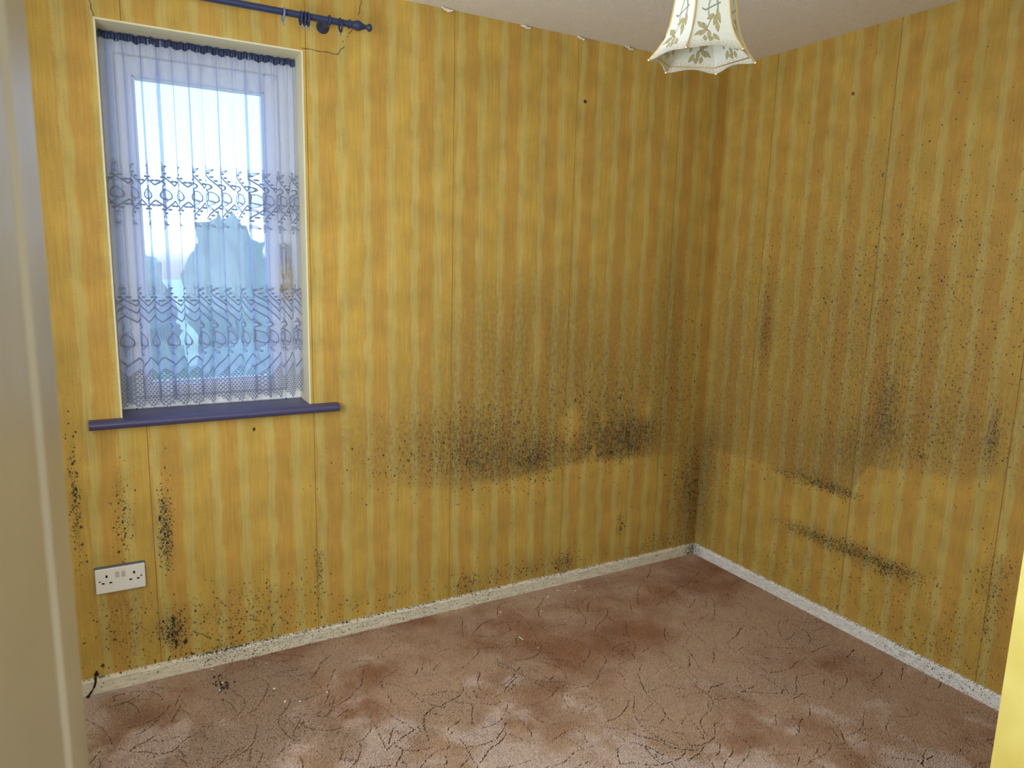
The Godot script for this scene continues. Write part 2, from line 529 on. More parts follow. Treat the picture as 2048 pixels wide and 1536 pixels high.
func setup_materials() -> void:
	M.plaster = flat(rgb(96, 78, 48), 0.95)
	M.white = flat(rgb(232, 234, 236), 0.35)
	M.reveal = flat(rgb(222, 214, 178), 0.6)
	M.gloss = flat(rgb(214, 205, 186), 0.45)
	M.sill = flat(rgb(72, 70, 106), 0.4)  # slate violet is window glare put into the board colour
	M.pole = flat(rgb(48, 58, 90), 0.35)  # the blue is window glare put into the wood colour
	M.ring = flat(rgb(120, 135, 165), 0.35)
	M.brass = flat(rgb(232, 208, 148), 0.3, 1.0)
	M.black = flat(rgb(22, 22, 26), 0.6)
	M.hole = flat(rgb(14, 13, 13), 0.9)
	M.socket = flat(rgb(222, 220, 214), 0.35)
	M.switch = flat(rgb(186, 180, 168), 0.4)
	M.box = flat(rgb(92, 100, 116), 0.6)
	M.handle = flat(rgb(150, 156, 165), 0.4)
	M.flake = flat(rgb(232, 224, 205), 0.8)
	M.cord = flat(rgb(226, 220, 206), 0.5)
	var glass := flat(Color(0.92, 0.97, 1.0, 0.05), 0.03)
	glass.transparency = BaseMaterial3D.TRANSPARENCY_ALPHA
	M.glass = glass

	var ceil_m := flat(rgb(250, 247, 242), 0.7)
	ceil_m.uv1_triplanar = true
	ceil_m.uv1_world_triplanar = true
	ceil_m.uv1_scale = Vector3(2.2, 2.2, 2.2)
	ceil_m.heightmap_enabled = true
	ceil_m.heightmap_texture = noise_texture(31, 0.07, 3, 1024)
	ceil_m.heightmap_scale = 0.5
	M.ceiling = ceil_m

	var wa := wallpaper_image(2048, 1600, -3.04, 0.0, -2.4795, FILM_A, FILM_A_FREE, EDGE_A, CLEAN_A, SPECKS_A, BLOTS_A, CRACKS, 101)
	var wb := wallpaper_image(1600, 2048, 0.0, 1.842, 0.287, FILM_B, FILM_B_FREE, EDGE_B, [], SPECKS_B, BLOTS_B, [], 202)
	M.paper_a = flat(Color.WHITE, 0.62, 0.0, 0.35)
	M.paper_a.albedo_texture = ImageTexture.create_from_image(wa)
	M.paper_b = flat(Color.WHITE, 0.62, 0.0, 0.35)
	M.paper_b.albedo_texture = ImageTexture.create_from_image(wb)


func shell(called: String, label: String) -> Node3D:
	return thing(called, Vector3.ZERO, label, "", "", "structure")


func build_shell() -> void:
	var thick := 0.3
	# back wall with the window opening
	var a := shell("wall_back", "window wall with stained yellow striped wallpaper and black mould")
	var st := begin()
	var zb := -thick
	var zf := -0.0012
	bx(st, Vector3(LEFT - thick, 0, zb), Vector3(WL - 0.006, H, zf))
	bx(st, Vector3(WR + 0.006, 0, zb), Vector3(thick, H, zf))
	bx(st, Vector3(WL - 0.006, 0, zb), Vector3(WR + 0.006, WB - 0.03, zf))
	bx(st, Vector3(WL - 0.006, WT + 0.006, zb), Vector3(WR + 0.006, H, zf))
	part("masonry", done(st), M.plaster, a)
	st = begin()
	bx(st, Vector3(WL - 0.006, WB - 0.03, -0.2), Vector3(WL, WT + 0.006, 0.001), 0.001)
	bx(st, Vector3(WR, WB - 0.03, -0.2), Vector3(WR + 0.006, WT + 0.006, 0.001), 0.001)
	bx(st, Vector3(WL, WT, -0.2), Vector3(WR, WT + 0.006, 0.001), 0.001)
	part("reveal", done(st), M.reveal, a)
	for i in SEAMS_A.size() - 1:
		var l: float = maxf(SEAMS_A[i], LEFT) + 0.0008
		var r: float = SEAMS_A[i + 1] - 0.0008
		if i == SEAMS_A.size() - 2:
			r = 0.0
		var rects := []
		var low := SKIRT - 0.02
		if l < WR and r > WL:
			if l < WL:
				rects.append([l, low, WL - 0.006, H])
			if r > WR:
				rects.append([WR + 0.006, low, r, H])
			var l2 := maxf(l, WL - 0.006)
			var r2 := minf(r, WR + 0.006)
			rects.append([l2, low, r2, WB - 0.03])
			rects.append([l2, WT + 0.006, r2, H])
		else:
			rects.append([l, low, r, H])
		st = begin()
		paper_boxes(st, rects, true)
		part("wallpaper_strip", done(st), M.paper_a, a)

	var b := shell("wall_right", "long side wall with mouldy yellow striped wallpaper")
	part("masonry", box(Vector3(0.0012, 0, -0.0012), Vector3(thick, H, FRONT + 0.15)), M.plaster, b)
	for i in SEAMS_B.size() - 1:
		st = begin()
		paper_boxes(st, [[SEAMS_B[i] + (0.0008 if i else 0.0), SKIRT - 0.02, SEAMS_B[i + 1] - 0.0008, H]], false)
		part("wallpaper_strip", done(st), M.paper_b, b)

	# plain yellow paper for the walls that are mostly out of view
	var plain := flat(rgb(206, 176, 86), 0.7)
	M.plain_paper = plain
	var lw := shell("wall_left", "yellow papered wall beside the doorway")
	st = begin()
	bx(st, Vector3(LEFT - 0.15, 0, 0), Vector3(LEFT, H, 0.93))
	bx(st, Vector3(LEFT - 0.15, 0, 1.97), Vector3(LEFT, H, 2.017))
	bx(st, Vector3(LEFT - 0.15, 0, 0.93), Vector3(LEFT, 0.93, 1.97))
	bx(st, Vector3(LEFT - 0.15, 2.07, 0.93), Vector3(LEFT, H, 1.97))
	part("masonry", done(st), plain, lw)
	var fw := shell("wall_front", "wall with the doorway")
	st = begin()
	bx(st, Vector3(-3.6, 0, 2.017), Vector3(-2.622, H, 2.147))
	bx(st, Vector3(-2.622, 2.32, 2.017), Vector3(-0.85, H, 2.147))
	part("masonry", done(st), plain, fw)
	# the papered end of the wall right of the doorway
	var pw := shell("wall_passage", "yellow papered wall end at the doorway, daylight brightness put into its paper colour")
	part("masonry", box(Vector3(-0.8488, 0, FRONT), Vector3(thick, H, FRONT + 0.14)), plain, pw)
	part("passage_side", box(Vector3(-0.8488, 0, FRONT + 0.14), Vector3(-0.7, H, 4.5)), plain, pw)
	var paper := flat(rgb(226, 200, 108), 0.7)
	var pim := Image.create(256, 256, false, Image.FORMAT_RGB8)
	var pn := noise(77, 0.012, 4)
	for j in 256:
		for i in 256:
			var v := pn.get_noise_2d(i, j * 0.6) * 0.12
			pim.set_pixel(i, j, Color(0.93 + v * 0.6, 0.86 + v, 0.46 + v * 1.3))  # brighter than the room paper: strong daylight is put into the colour
	paper.albedo_color = Color.WHITE
	paper.albedo_texture = ImageTexture.create_from_image(pim)
	paper.uv1_triplanar = true
	paper.uv1_scale = Vector3(1.2, 1.2, 1.2)
	part("wallpaper_strip", box(Vector3(-0.8500, 0.0, FRONT - 0.001), Vector3(-0.8488, H, 3.2), 0.0005), paper, pw)

	# landing behind the camera
	var hw := shell("wall_landing", "cream landing walls behind the doorway")
	var cream := flat(rgb(226, 216, 196), 0.8)
	st = begin()
	bx(st, Vector3(-3.75, 0, 2.017), Vector3(-3.6, H, 4.65))
	bx(st, Vector3(-3.6, 0, 4.5), Vector3(-2.5, H, 4.65))
	bx(st, Vector3(-1.4, 0, 4.5), Vector3(-0.7, H, 4.65))
	bx(st, Vector3(-2.5, 0, 4.5), Vector3(-1.4, 0.92, 4.65))
	bx(st, Vector3(-2.5, 2.08, 4.5), Vector3(-1.4, H, 4.65))
	part("plaster", done(st), cream, hw)
	var w2 := shell("added_window_2", "frosted landing window, added unseen behind the camera to light the room")  # unseen window added to light the room from behind
	var lit := flat(rgb(240, 244, 250), 0.5)
	lit.emission_enabled = true  # both added panes glow along with their fill lights
	lit.emission = Color(1.0, 0.97, 0.93)
	lit.emission_energy_multiplier = 1.2
	part("added_glow_pane", box(Vector3(-2.47, 0.95, 4.42), Vector3(-1.43, 2.05, 4.43)), lit, w2)
	st = begin()
	bx(st, Vector3(-2.5, 0.92, 4.40), Vector3(-2.46, 2.08, 4.5), 0.004)
	bx(st, Vector3(-1.44, 0.92, 4.40), Vector3(-1.4, 2.08, 4.5), 0.004)
	bx(st, Vector3(-2.46, 0.92, 4.40), Vector3(-1.44, 0.96, 4.5), 0.004)
	bx(st, Vector3(-2.46, 2.04, 4.40), Vector3(-1.44, 2.08, 4.5), 0.004)
	part("added_window_frame", done(st), M.white, w2)

	var w3 := shell("added_window_3", "frosted side window, added unseen in the left wall to light the room")  # unseen window added to light the long side wall
	part("added_glow_pane", box(Vector3(LEFT - 0.05, 0.96, 0.96), Vector3(LEFT - 0.04, 2.04, 1.94)), lit, w3)
	st = begin()
	bx(st, Vector3(LEFT - 0.1, 0.93, 0.93), Vector3(LEFT - 0.01, 2.07, 0.97), 0.004)
	bx(st, Vector3(LEFT - 0.1, 0.93, 1.93), Vector3(LEFT - 0.01, 2.07, 1.97), 0.004)
	bx(st, Vector3(LEFT - 0.1, 0.93, 0.97), Vector3(LEFT - 0.01, 0.97, 1.93), 0.004)
	bx(st, Vector3(LEFT - 0.1, 2.03, 0.97), Vector3(LEFT - 0.01, 2.07, 1.93), 0.004)
	part("added_window_frame", done(st), M.white, w3)

	var fl := shell("floor", "floor under the carpet")
	part("slab", box(Vector3(-3.75, -0.2, -0.3), Vector3(0.3, -0.001, 4.65)), flat(rgb(110, 90, 70), 0.95), fl)
	var ce := shell("ceiling", "textured pale pinkish cream ceiling")
	part("slab", box(Vector3(-3.75, H, -0.3), Vector3(0.3, H + 0.2, 4.65)), M.ceiling, ce)


func build_window() -> void:
	var w := shell("window_1", "white plastic window with one casement behind lace net curtain")
	var z1 := -0.125
	var z0 := -0.195
	var fr := 0.045
	var st := begin()
	bx(st, Vector3(WL, WB, z0), Vector3(WL + fr, WT, z1), 0.004)
	bx(st, Vector3(WR - fr - 0.01, WB, z0), Vector3(WR, WT, z1), 0.004)
	bx(st, Vector3(WL + fr, WT - 0.06, z0), Vector3(WR - fr - 0.01, WT, z1), 0.004)
	bx(st, Vector3(WL + fr, WB, z0), Vector3(WR - fr - 0.01, WB + 0.04, z1), 0.004)
	part("frame", done(st), M.white, w)
	var l := WL + fr
	var r := WR - fr - 0.01
	var t := WT - 0.06
	var b := WB + 0.04
	var sw := 0.046
	st = begin()
	bx(st, Vector3(l, b, z0 + 0.01), Vector3(l + sw, t, z1 + 0.012), 0.006)
	bx(st, Vector3(r - sw, b, z0 + 0.01), Vector3(r, t, z1 + 0.012), 0.006)
	bx(st, Vector3(l + sw, t - 0.062, z0 + 0.01), Vector3(r - sw, t, z1 + 0.012), 0.006)
	bx(st, Vector3(l + sw, b, z0 + 0.01), Vector3(r - sw, b + sw, z1 + 0.012), 0.006)
	var sash := part("sash", done(st), M.white, w)
	st = begin()
	for q in [[l + sw, b + sw, l + sw + 0.008, t - 0.062], [r - sw - 0.008, b + sw, r - sw, t - 0.062], [l + sw + 0.008, t - 0.07, r - sw - 0.008, t - 0.062], [l + sw + 0.008, b + sw, r - sw - 0.008, b + sw + 0.008]]:
		bx(st, Vector3(q[0], q[1], -0.15), Vector3(q[2], q[3], -0.125), 0.003)
	part("glazing_bead", done(st), M.white, sash)
	part("pane", box(Vector3(l + sw, b + sw, -0.162), Vector3(r - sw, t - 0.062, -0.156)), M.glass, w)
	# handle on the right stile
	st = begin()
	var hx := -2.004
	bx(st, Vector3(hx - 0.012, 1.44, -0.113), Vector3(hx + 0.012, 1.51, -0.103), 0.004)
	tube(st, [Vector3(hx, 1.495, -0.105), Vector3(hx, 1.5, -0.088), Vector3(hx - 0.001, 1.49, -0.082), Vector3(hx - 0.003, 1.45, -0.079), Vector3(hx - 0.002, 1.40, -0.079)], 0.0065)
	ball(st, Vector3(hx, 1.502, -0.088), 0.011)
	part("handle", done(st), M.handle, w)
	# sill board with rounded nose, its ends reaching past the opening
	st = begin()
	var sx0 := -2.641
	var sx1 := -1.848
	var yt := WB
	var yb := WB - 0.028
	bx(st, Vector3(WL, yb, -0.2), Vector3(WR, yt, 0.002))
	var prof := [Vector2(0.001, yb), Vector2(0.034, yb), Vector2(0.041, yb + 0.004), Vector2(0.045, yb + 0.010), Vector2(0.046, yb + 0.015), Vector2(0.045, yb + 0.020), Vector2(0.041, yb + 0.025), Vector2(0.034, yt), Vector2(0.001, yt)]
	for k in prof.size() - 1:
		var p: Vector2 = prof[k]
		var q: Vector2 = prof[k + 1]
		var n := Vector3(0, -(q.x - p.x), q.y - p.y)
		quad(st, Vector3(sx0, p.y, p.x), Vector3(sx1, p.y, p.x), Vector3(sx1, q.y, q.x), Vector3(sx0, q.y, q.x), n)
	for e in [[sx0, Vector3.LEFT], [sx1, Vector3.RIGHT]]:
		for k in range(1, prof.size() - 1):
			var x: float = e[0]
			tri(st, Vector3(x, prof[0].y, prof[0].x), Vector3(x, prof[k].y, prof[k].x), Vector3(x, prof[k + 1].y, prof[k + 1].x), e[1])
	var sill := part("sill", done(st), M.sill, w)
	tag(sill, "dark window sill board with rounded nose, violet window glare put into its colour")


func blob(st: SurfaceTool, c: Vector3, r: Vector3, s: int, rough := 0.5) -> void:
	var n := noise(s, 1.4, 3)
	var lat := 14
	var lon := 22
	var at := func(i: int, j: int) -> Vector3:
		var a := PI * i / lat - PI / 2.0
		var b := TAU * (j % lon) / lon
		var d := Vector3(cos(a) * cos(b), sin(a), cos(a) * sin(b))
		return c + d * r * (1.0 + rough * n.get_noise_3dv(d * 3.0))
	for i in lat:
		for j in lon:
			var p: Vector3 = at.call(i, j)
			quad(st, p, at.call(i, j + 1), at.call(i + 1, j + 1), at.call(i + 1, j), p - c)


func build_outside() -> void:
	var gy := -2.7
	var g := shell("ground", "garden ground outside the window")
	part("lawn", box(Vector3(-80, gy - 0.2, -120), Vector3(80, gy, -0.31)), flat(rgb(184, 196, 152), 0.95), g)
	var leaf := [flat(rgb(118, 140, 108), 0.9), flat(rgb(136, 156, 134), 0.9), flat(rgb(162, 178, 138), 0.9)]
	var bark := flat(rgb(84, 74, 64), 0.9)
	var labels := ["grey-green leafy tree with broad crown beyond the garden, at the window's hinge side", "tallest dark green leafy tree beyond the garden behind window glass", "low grey-green leafy tree beyond the garden, at the window's handle side", "pale leafy tree farthest back beyond the garden behind window glass"]
	var spots := [[-2.3, -24.0, 4.5, 1.5, 1], [0.9, -22.5, 5.1, 1.25, 0], [4.2, -23.5, 4.5, 1.4, 1], [2.4, -32.0, 4.6, 1.8, 2]]
	for k in spots.size():
		var q: Array = spots[k]
		var t := thing("tree", Vector3(q[0], gy, q[1]), labels[k], "tree", "trees beyond the garden")
		var st := begin()
		tube(st, [Vector3(0, 0, 0), Vector3(0.05, q[2] * 0.3, 0), Vector3(0, q[2] * 0.6, 0.05)], 0.16)
		part("trunk", done(st), bark, t)
		st = begin()
		blob(st, Vector3(0, q[2] * 0.52, 0), Vector3(q[3], q[2] * 0.48, q[3]), 40 + k)
		for m in 5:
			var a := TAU * m / 5.0 + k
			blob(st, Vector3(cos(a) * q[3] * 0.55, q[2] * (0.34 + 0.14 * (m % 3)), sin(a) * q[3] * 0.55), Vector3(q[3] * 0.6, q[2] * 0.22, q[3] * 0.6), 60 + k * 7 + m)
		part("crown", done(st), leaf[q[4]], t)
	var tones := ["dark green", "grey-green", "pale green"]
	for k in 3:
		var t := thing("garden_bush", Vector3(-2.2 + k * 2.3, gy, -14.0 - k * 0.7), "rounded %s garden bush below the trees behind window glass" % tones[k], "bush", "bushes in the garden")
		var st := begin()
		for m in 4:
			blob(st, Vector3(-0.6 + m * 0.4, 0.95 + 0.15 * (m % 2), 0.2 * (m % 2)), Vector3(0.6, 1.0, 0.6), 120 + k * 5 + m)
		part("foliage", done(st), leaf[k], t)


func build_carpet() -> void:
	var c := thing("carpet", Vector3.ZERO, "brown and pinkish carved-pile carpet with meandering cut lines", "carpet")
	part("backing", box(Vector3(LEFT, -0.001, 0.0), Vector3(0.0, 0.0015, FRONT - 0.002)), flat(rgb(126, 92, 72), 1.0), c)
	var lc := part("landing_carpet", box(Vector3(-2.58, -0.001, FRONT), Vector3(-0.86, 0.007, 4.48)), flat(rgb(150, 116, 96), 1.0), self)
	tag(lc, "plain brown carpet strip on the landing beyond the doorway", "carpet")
	# grooves cut into the pile
	var cell := 0.002
	var gw := int(-LEFT / cell)
	var gh := int(FRONT / cell)
	var cut := PackedByteArray()
	cut.resize(gw * gh)
	var owner := PackedInt32Array()
	owner.resize(gw * gh)
	for k in 900:
		# starts spread evenly over the floor, then a wandering line that stops short of its neighbours
		var p := Vector2(LEFT + (k % 36 + rng.randf()) / 36.0 * -LEFT, (k / 36 + rng.randf()) / 25.0 * FRONT)
		var a := rng.randf() * TAU
		var bend := 0.0
		var length := rng.randf_range(0.10, 0.42)
		var turns := rng.randi_range(0, 3)
		var steps := int(length / 0.002)
		for s in steps:
			bend = clampf(bend + rng.randfn() * 0.008, -0.028, 0.028)
			a += bend + sin(s * 1.1) * 0.25
			if turns > 0 and rng.randf() < 0.010:
				a += rng.randf_range(1.0, 1.9) * (1.0 if rng.randf() < 0.5 else -1.0)
				bend = 0.0
				turns -= 1
			var d := Vector2(cos(a), sin(a))
			p += d * 0.002
			var i := int((p.x - LEFT) / cell)
			var j := int(p.y / cell)
			if i < 8 or j < 8 or i >= gw - 8 or j >= gh - 8:
				break
			var blocked := false
			for q in [d * 4.0, d.rotated(0.8) * 5.0, d.rotated(-0.8) * 5.0]:
				var w: int = owner[(j + int(q.y)) * gw + i + int(q.x)]
				if w != 0 and w != k + 1:
					blocked = true
			if blocked:
				break
			owner[j * gw + i] = k + 1
			for dd in [[0, 0], [1, 0], [0, 1], [1, 1]]:
				cut[(j + dd[1]) * gw + i + dd[0]] = 1
	# tuft
	var st := begin()
	var sides := 5
	for k in sides:
		var a := TAU * k / sides
		var b := TAU * (k + 1) / sides
		var ra := Vector3(cos(a), 0, sin(a))
		var rb := Vector3(cos(b), 0, sin(b))
		var up := Vector3.UP
		quad(st, ra * 0.0023, rb * 0.0023, rb * 0.0031 + up * 0.005, ra * 0.0031 + up * 0.005, ra + rb)
		tri(st, ra * 0.0031 + up * 0.005, rb * 0.0031 + up * 0.005, up * 0.0075, ra + rb + up)
	var tuft := done(st)
	var m := flat(Color.WHITE, 1.0, 0.0, 0.2)
	m.vertex_color_use_as_albedo = true
	m.rim_enabled = true
	m.rim = 0.5
	tuft.surface_set_material(0, m)
	var patch := noise(11, 1.7, 4)
	var patch2 := noise(12, 6.0, 3)
	var lean := noise(13, 2.2, 3)
	var patch3 := noise(17, 2.6, 4)
	var pale_sheen := rgb(194, 174, 161).srgb_to_linear()
	var rust := rgb(140, 98, 68).srgb_to_linear()
	var beige := rgb(172, 143, 117).srgb_to_linear()
	var grey := rgb(154, 129, 107).srgb_to_linear()
	var buf := PackedFloat32Array()
	var step := 0.0050
	var count := 0
	var rows := int(FRONT / (step * 0.87))
	var cols := int(-LEFT / step)
	buf.resize(rows * cols * 16)
	for j in rows:
		for i in cols:
			var x := LEFT + (i + 0.5 * (j & 1) + rng.randf_range(-0.25, 0.25)) * step
			var z := (j + rng.randf_range(-0.25, 0.25)) * step * 0.87 + 0.002
			if x > -0.012 or z < 0.012:
				continue
			var gi := int((x - LEFT) / cell)
			var gj := int(z / cell)
			if gi < 0 or gi >= gw or gj >= gh or cut[gj * gw + gi]:
				continue
			var damp := 0.0
			for e in DAMP:
				var dx: float = (x - e[0]) / e[2]
				var dz: float = (z - e[1]) / e[3]
				var d := dx * dx + dz * dz
				if d < 3.0:
					damp = maxf(damp, e[4] * (1.0 - smoothstep(0.5, 1.5, d + patch2.get_noise_2d(x, z) * 0.9)))
			var bare: float = damp
			if bare > 0.3 and rng.randf() < 0.05:
				continue
			var pv := patch.get_noise_2d(x, z) + patch2.get_noise_2d(x, z) * 0.35 + 0.05
			pv += 0.30 * (z - 0.25) + 0.10  # more beige toward the front, light on the pile put into colour
			var col := rust.lerp(beige, smoothstep(-0.5, 0.55, pv))
			# pale patches, denser toward the front where pile sheen is painted into the tufts
			var sheen_amount := patch3.get_noise_2d(x, z) * 1.1 + patch2.get_noise_2d(x, z) * 0.5 + 1.5 * (z - 0.50 - 0.55 * (x + 2.2))
			col = col.lerp(pale_sheen, smoothstep(-0.2, 0.35, sheen_amount) * 0.75)
			col = col.lerp(grey, bare)
			var tone := rng.randf_range(0.82, 1.16)
			var ang := lean.get_noise_2d(x, z) * 3.0
			var tilt := 0.35 + rng.randf() * 0.3
			var yaw := rng.randf() * TAU
			var hgt := rng.randf_range(0.85, 1.15) * (1.0 - 0.45 * bare)
			var cy := cos(yaw)
			var sy := sin(yaw)
			var o := count * 16
			# rows of the 3x4 matrix: x and z axes turned, y axis leaning
			buf[o] = cy
			buf[o + 1] = cos(ang) * tilt * hgt
			buf[o + 2] = sy
			buf[o + 3] = x
			buf[o + 4] = 0.0
			buf[o + 5] = hgt
			buf[o + 6] = 0.0
			buf[o + 7] = 0.001
			buf[o + 8] = -sy
			buf[o + 9] = sin(ang) * tilt * hgt
			buf[o + 10] = cy
			buf[o + 11] = z
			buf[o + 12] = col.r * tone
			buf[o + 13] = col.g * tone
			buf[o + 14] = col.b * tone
			buf[o + 15] = 1.0
			count += 1
	buf.resize(count * 16)
	var mm := MultiMesh.new()
	mm.transform_format = MultiMesh.TRANSFORM_3D
	mm.use_colors = true
	mm.mesh = tuft
	mm.instance_count = count
	mm.buffer = buf
	var mi := MultiMeshInstance3D.new()
	mi.name = "pile"
	mi.multimesh = mm
	mi.material_override = m
	mi.set_meta("kind", "stuff")
	c.add_child(mi)


func skirt_material(s: int, length: float, dense: Array, base: Color) -> StandardMaterial3D:
	var w := 2048
	var h := 56
	var out := PackedByteArray()
	out.resize(w * h * 3)
	var n := noise(s, 0.02, 4)
	for j in h:
		for i in w:
			var v := n.get_noise_2d(i, j * 5.0) * 0.10
			var o := (j * w + i) * 3
			out[o] = int(clampf(base.r + v, 0, 1) * 255)
			out[o + 1] = int(clampf(base.g + v, 0, 1) * 255)
			out[o + 2] = int(clampf(base.b + v, 0, 1) * 255)
	for e in dense:
		for k in int(e[2]):
			var px: float = (e[0] + rng.randfn() * e[1]) / length * w
			var py: float = pow(rng.randf(), e[3]) * h
			blot(out, w, h, px, py, 0.6 + 2.0 * pow(rng.randf(), 4.0), 0.6 + 2.4 * pow(rng.randf(), 4.0), rng.randf_range(0.4, 0.85))
	var m := flat(Color.WHITE, 0.5)
	m.albedo_texture = ImageTexture.create_from_image(Image.create_from_data(w, h, false, Image.FORMAT_RGB8, out))
	return m


# Skirting board along +u from a, facing n, with a rounded top edge.
func board(a: Vector3, u: Vector3, n: Vector3, length: float, m: Material, called: String, label: String) -> void:
	var s := shell(called, label)
	var prof := [Vector2(0.0, 0.0), Vector2(0.0145, 0.0), Vector2(0.0145, SKIRT - 0.010), Vector2(0.0125, SKIRT - 0.004), Vector2(0.008, SKIRT - 0.001), Vector2(0.004, SKIRT), Vector2(0.0, SKIRT)]
	var st := begin()
	for k in prof.size() - 1:
		var p: Vector2 = prof[k]
		var q: Vector2 = prof[k + 1]
		var nn := (n * (q.y - p.y) - Vector3.UP * (q.x - p.x)).normalized()
		var vs := [[0.0, p], [length, p], [length, q], [0.0, p], [length, q], [0.0, q]]
		for v in vs:
			var w: Vector2 = v[1]
			st.set_normal(nn)
			st.set_uv(Vector2(v[0] / length, 1.0 - w.y / SKIRT))
			st.add_vertex(a + u * v[0] + n * w.x + Vector3.UP * w.y)
	part("board", done(st), m, s)


func build_skirting() -> void:
	var la := -LEFT
	var ma := skirt_material(5, la, [[0.80, 0.10, 380, 2.0], [0.66, 0.05, 420, 2.6], [1.0, 0.15, 420, 1.5], [1.3, 0.3, 420, 1.3], [1.65, 0.25, 420, 1.2], [2.1, 0.3, 220, 1.4], [2.92, 0.025, 900, 1.0], [1.4, 0.8, 900, 6.0], [2.6, 0.2, 120, 2.0], [0.3, 0.25, 60, 2.0]], Color(0.86, 0.83, 0.74))
	board(Vector3(LEFT, 0, 0), Vector3.RIGHT, Vector3.BACK, la, ma, "baseboard_back", "cream skirting board under the window wall, peppered with mould")
	var ml := flat(rgb(214, 205, 180), 0.5)
	board(Vector3(LEFT, 0, 2.0), Vector3.FORWARD, Vector3.RIGHT, 1.985, ml, "baseboard_left", "cream skirting board beside the doorway")
	var mb := skirt_material(6, FRONT, [[0.02, 0.025, 700, 1.0], [0.8, 0.5, 500, 6.0], [0.5, 0.15, 120, 2.2], [0.75, 0.2, 120, 2.0], [1.2, 0.10, 420, 1.0], [1.35, 0.10, 420, 1.0], [1.1, 0.15, 220, 1.8]], Color(0.92, 0.92, 0.90))
	board(Vector3(0, 0, 0), Vector3.BACK, Vector3.LEFT, FRONT, mb, "baseboard_right", "white skirting board under the long side wall, mould specks near its end")


func build_doorway() -> void:
	var t := shell("trim_1", "cream painted door frame beside the doorway")
	var spot := Image.create(256, 1024, false, Image.FORMAT_RGB8)
	var n := noise(55, 0.01, 4)
	for j in 1024:
		for i in 256:
			var v := n.get_noise_2d(i, j * 0.4) * 0.05
			spot.set_pixel(i, j, Color(0.68 + v, 0.65 + v, 0.59 + v))
	var m := flat(Color.WHITE, 0.4)
	m.albedo_texture = ImageTexture.create_from_image(spot)
	m.uv1_triplanar = true
	part("lining", box(Vector3(-2.622, 0, 2.014), Vector3(-2.5905, 2.32, 2.146), 0.004), m, t)
	part("architrave", box(Vector3(-2.67, 0, 1.999), Vector3(-2.597, 2.35, 2.017), 0.005), m, t)
	part("head_lining", box(Vector3(-2.59, 2.29, 2.014), Vector3(-0.852, 2.32, 2.146), 0.004), m, t)
	# the door, opened flat against the landing wall beside the camera
	var d := shell("door_1", "cream painted door standing open beside the doorway")
	part("leaf", box(Vector3(-2.632, 0.008, 2.152), Vector3(-2.5925, 2.285, 2.93), 0.006), m, d)
	for y in [0.25, 1.12, 2.0]:
		var st := begin()
		lathe(st, [Vector2(0.0, y), Vector2(0.005, y), Vector2(0.005, y + 0.09), Vector2(0.0, y + 0.09)], 14, Transform3D(Basis(), Vector3(-2.598, 0, 2.149)))
		part("hinge", done(st), m, d)


# ---------------------------------------------------------------- net curtain
var lace := PackedFloat32Array()
const LW := 160
const LH := 2048
const PERIOD := 0.056
const CUR_H := 1.205


func lace_dot(px: float, py: float, r: float, a: float) -> void:
	lace_ellipse(px, py, r, r, 0.0, a, 0.0, a)


func lace_line(ax: float, ay: float, bx_: float, by: float, w: float, a: float) -> void:
	var steps := int(Vector2(ax - bx_, ay - by).length() / 0.0005) + 1
	for k in steps + 1:
		var t := float(k) / steps
		lace_dot(lerpf(ax, bx_, t), lerpf(ay, by, t), w, a)


func lace_ellipse(cx: float, cy: float, rx: float, ry: float, turn: float, fill: float, rim: float, rim_a: float) -> void:
	var R := maxf(rx, ry) + 0.0008
	var ux := PERIOD / LW
	var uy := CUR_H / LH
	var c := cos(turn)
	var s := sin(turn)
	for j in range(maxi(int((cy - R) / uy), 0), mini(int((cy + R) / uy) + 2, LH)):
		for i in range(floori((cx - R) / ux), floori((cx + R) / ux) + 2):
			var dx := i * ux - cx
			var dy := j * uy - cy
			var u := (dx * c + dy * s) / rx
			var v := (-dx * s + dy * c) / ry
			var d := sqrt(u * u + v * v)
			if d <= 1.0:
				var o := j * LW + posmod(i, LW)
				var val := fill
				if rim > 0.0 and (1.0 - d) * minf(rx, ry) < rim:
					val = rim_a
				lace[o] = maxf(lace[o], val)


func lace_flower(cx: float, cy: float, k: float) -> void:
	lace_ellipse(cx - 0.0125, cy, 0.0105, 0.021 * k, 0.22, 0.62, 0.0019, 0.985)
	lace_ellipse(cx + 0.0130, cy + 0.002 * k, 0.0100, 0.020 * k, -0.25, 0.58, 0.0019, 0.985)
	lace_ellipse(cx + 0.0005, cy - 0.002 * k, 0.0072, 0.023 * k, 0.06, 0.45, 0.0019, 0.985)
	lace_ellipse(cx - 0.0065, cy + 0.021 * k, 0.0095, 0.0085 * k, 0.5, 0.66, 0.0017, 0.985)
	lace_ellipse(cx + 0.0085, cy + 0.022 * k, 0.0095, 0.0085 * k, -0.5, 0.66, 0.0017, 0.985)
	for q in 4:
		lace_dot(cx - 0.004 + q * 0.003, cy - 0.010 * k + 0.004 * (q % 2), 0.0014, 0.985)
	# curl above, leaves below
	for q in 16:
		var a := -2.6 + q * 0.30
		lace_dot(cx + 0.004 + cos(a) * 0.0085, cy - 0.033 * k + sin(a) * 0.0085, 0.0021, 0.985)
	lace_ellipse(cx - 0.009, cy + 0.039 * k, 0.0032, 0.0095, 0.6, 0.7, 0.0013, 0.985)
	lace_ellipse(cx + 0.009, cy + 0.039 * k, 0.0032, 0.0095, -0.6, 0.7, 0.0013, 0.985)
	lace_line(cx, cy + 0.026 * k, cx, cy + 0.046 * k, 0.0011, 0.985)


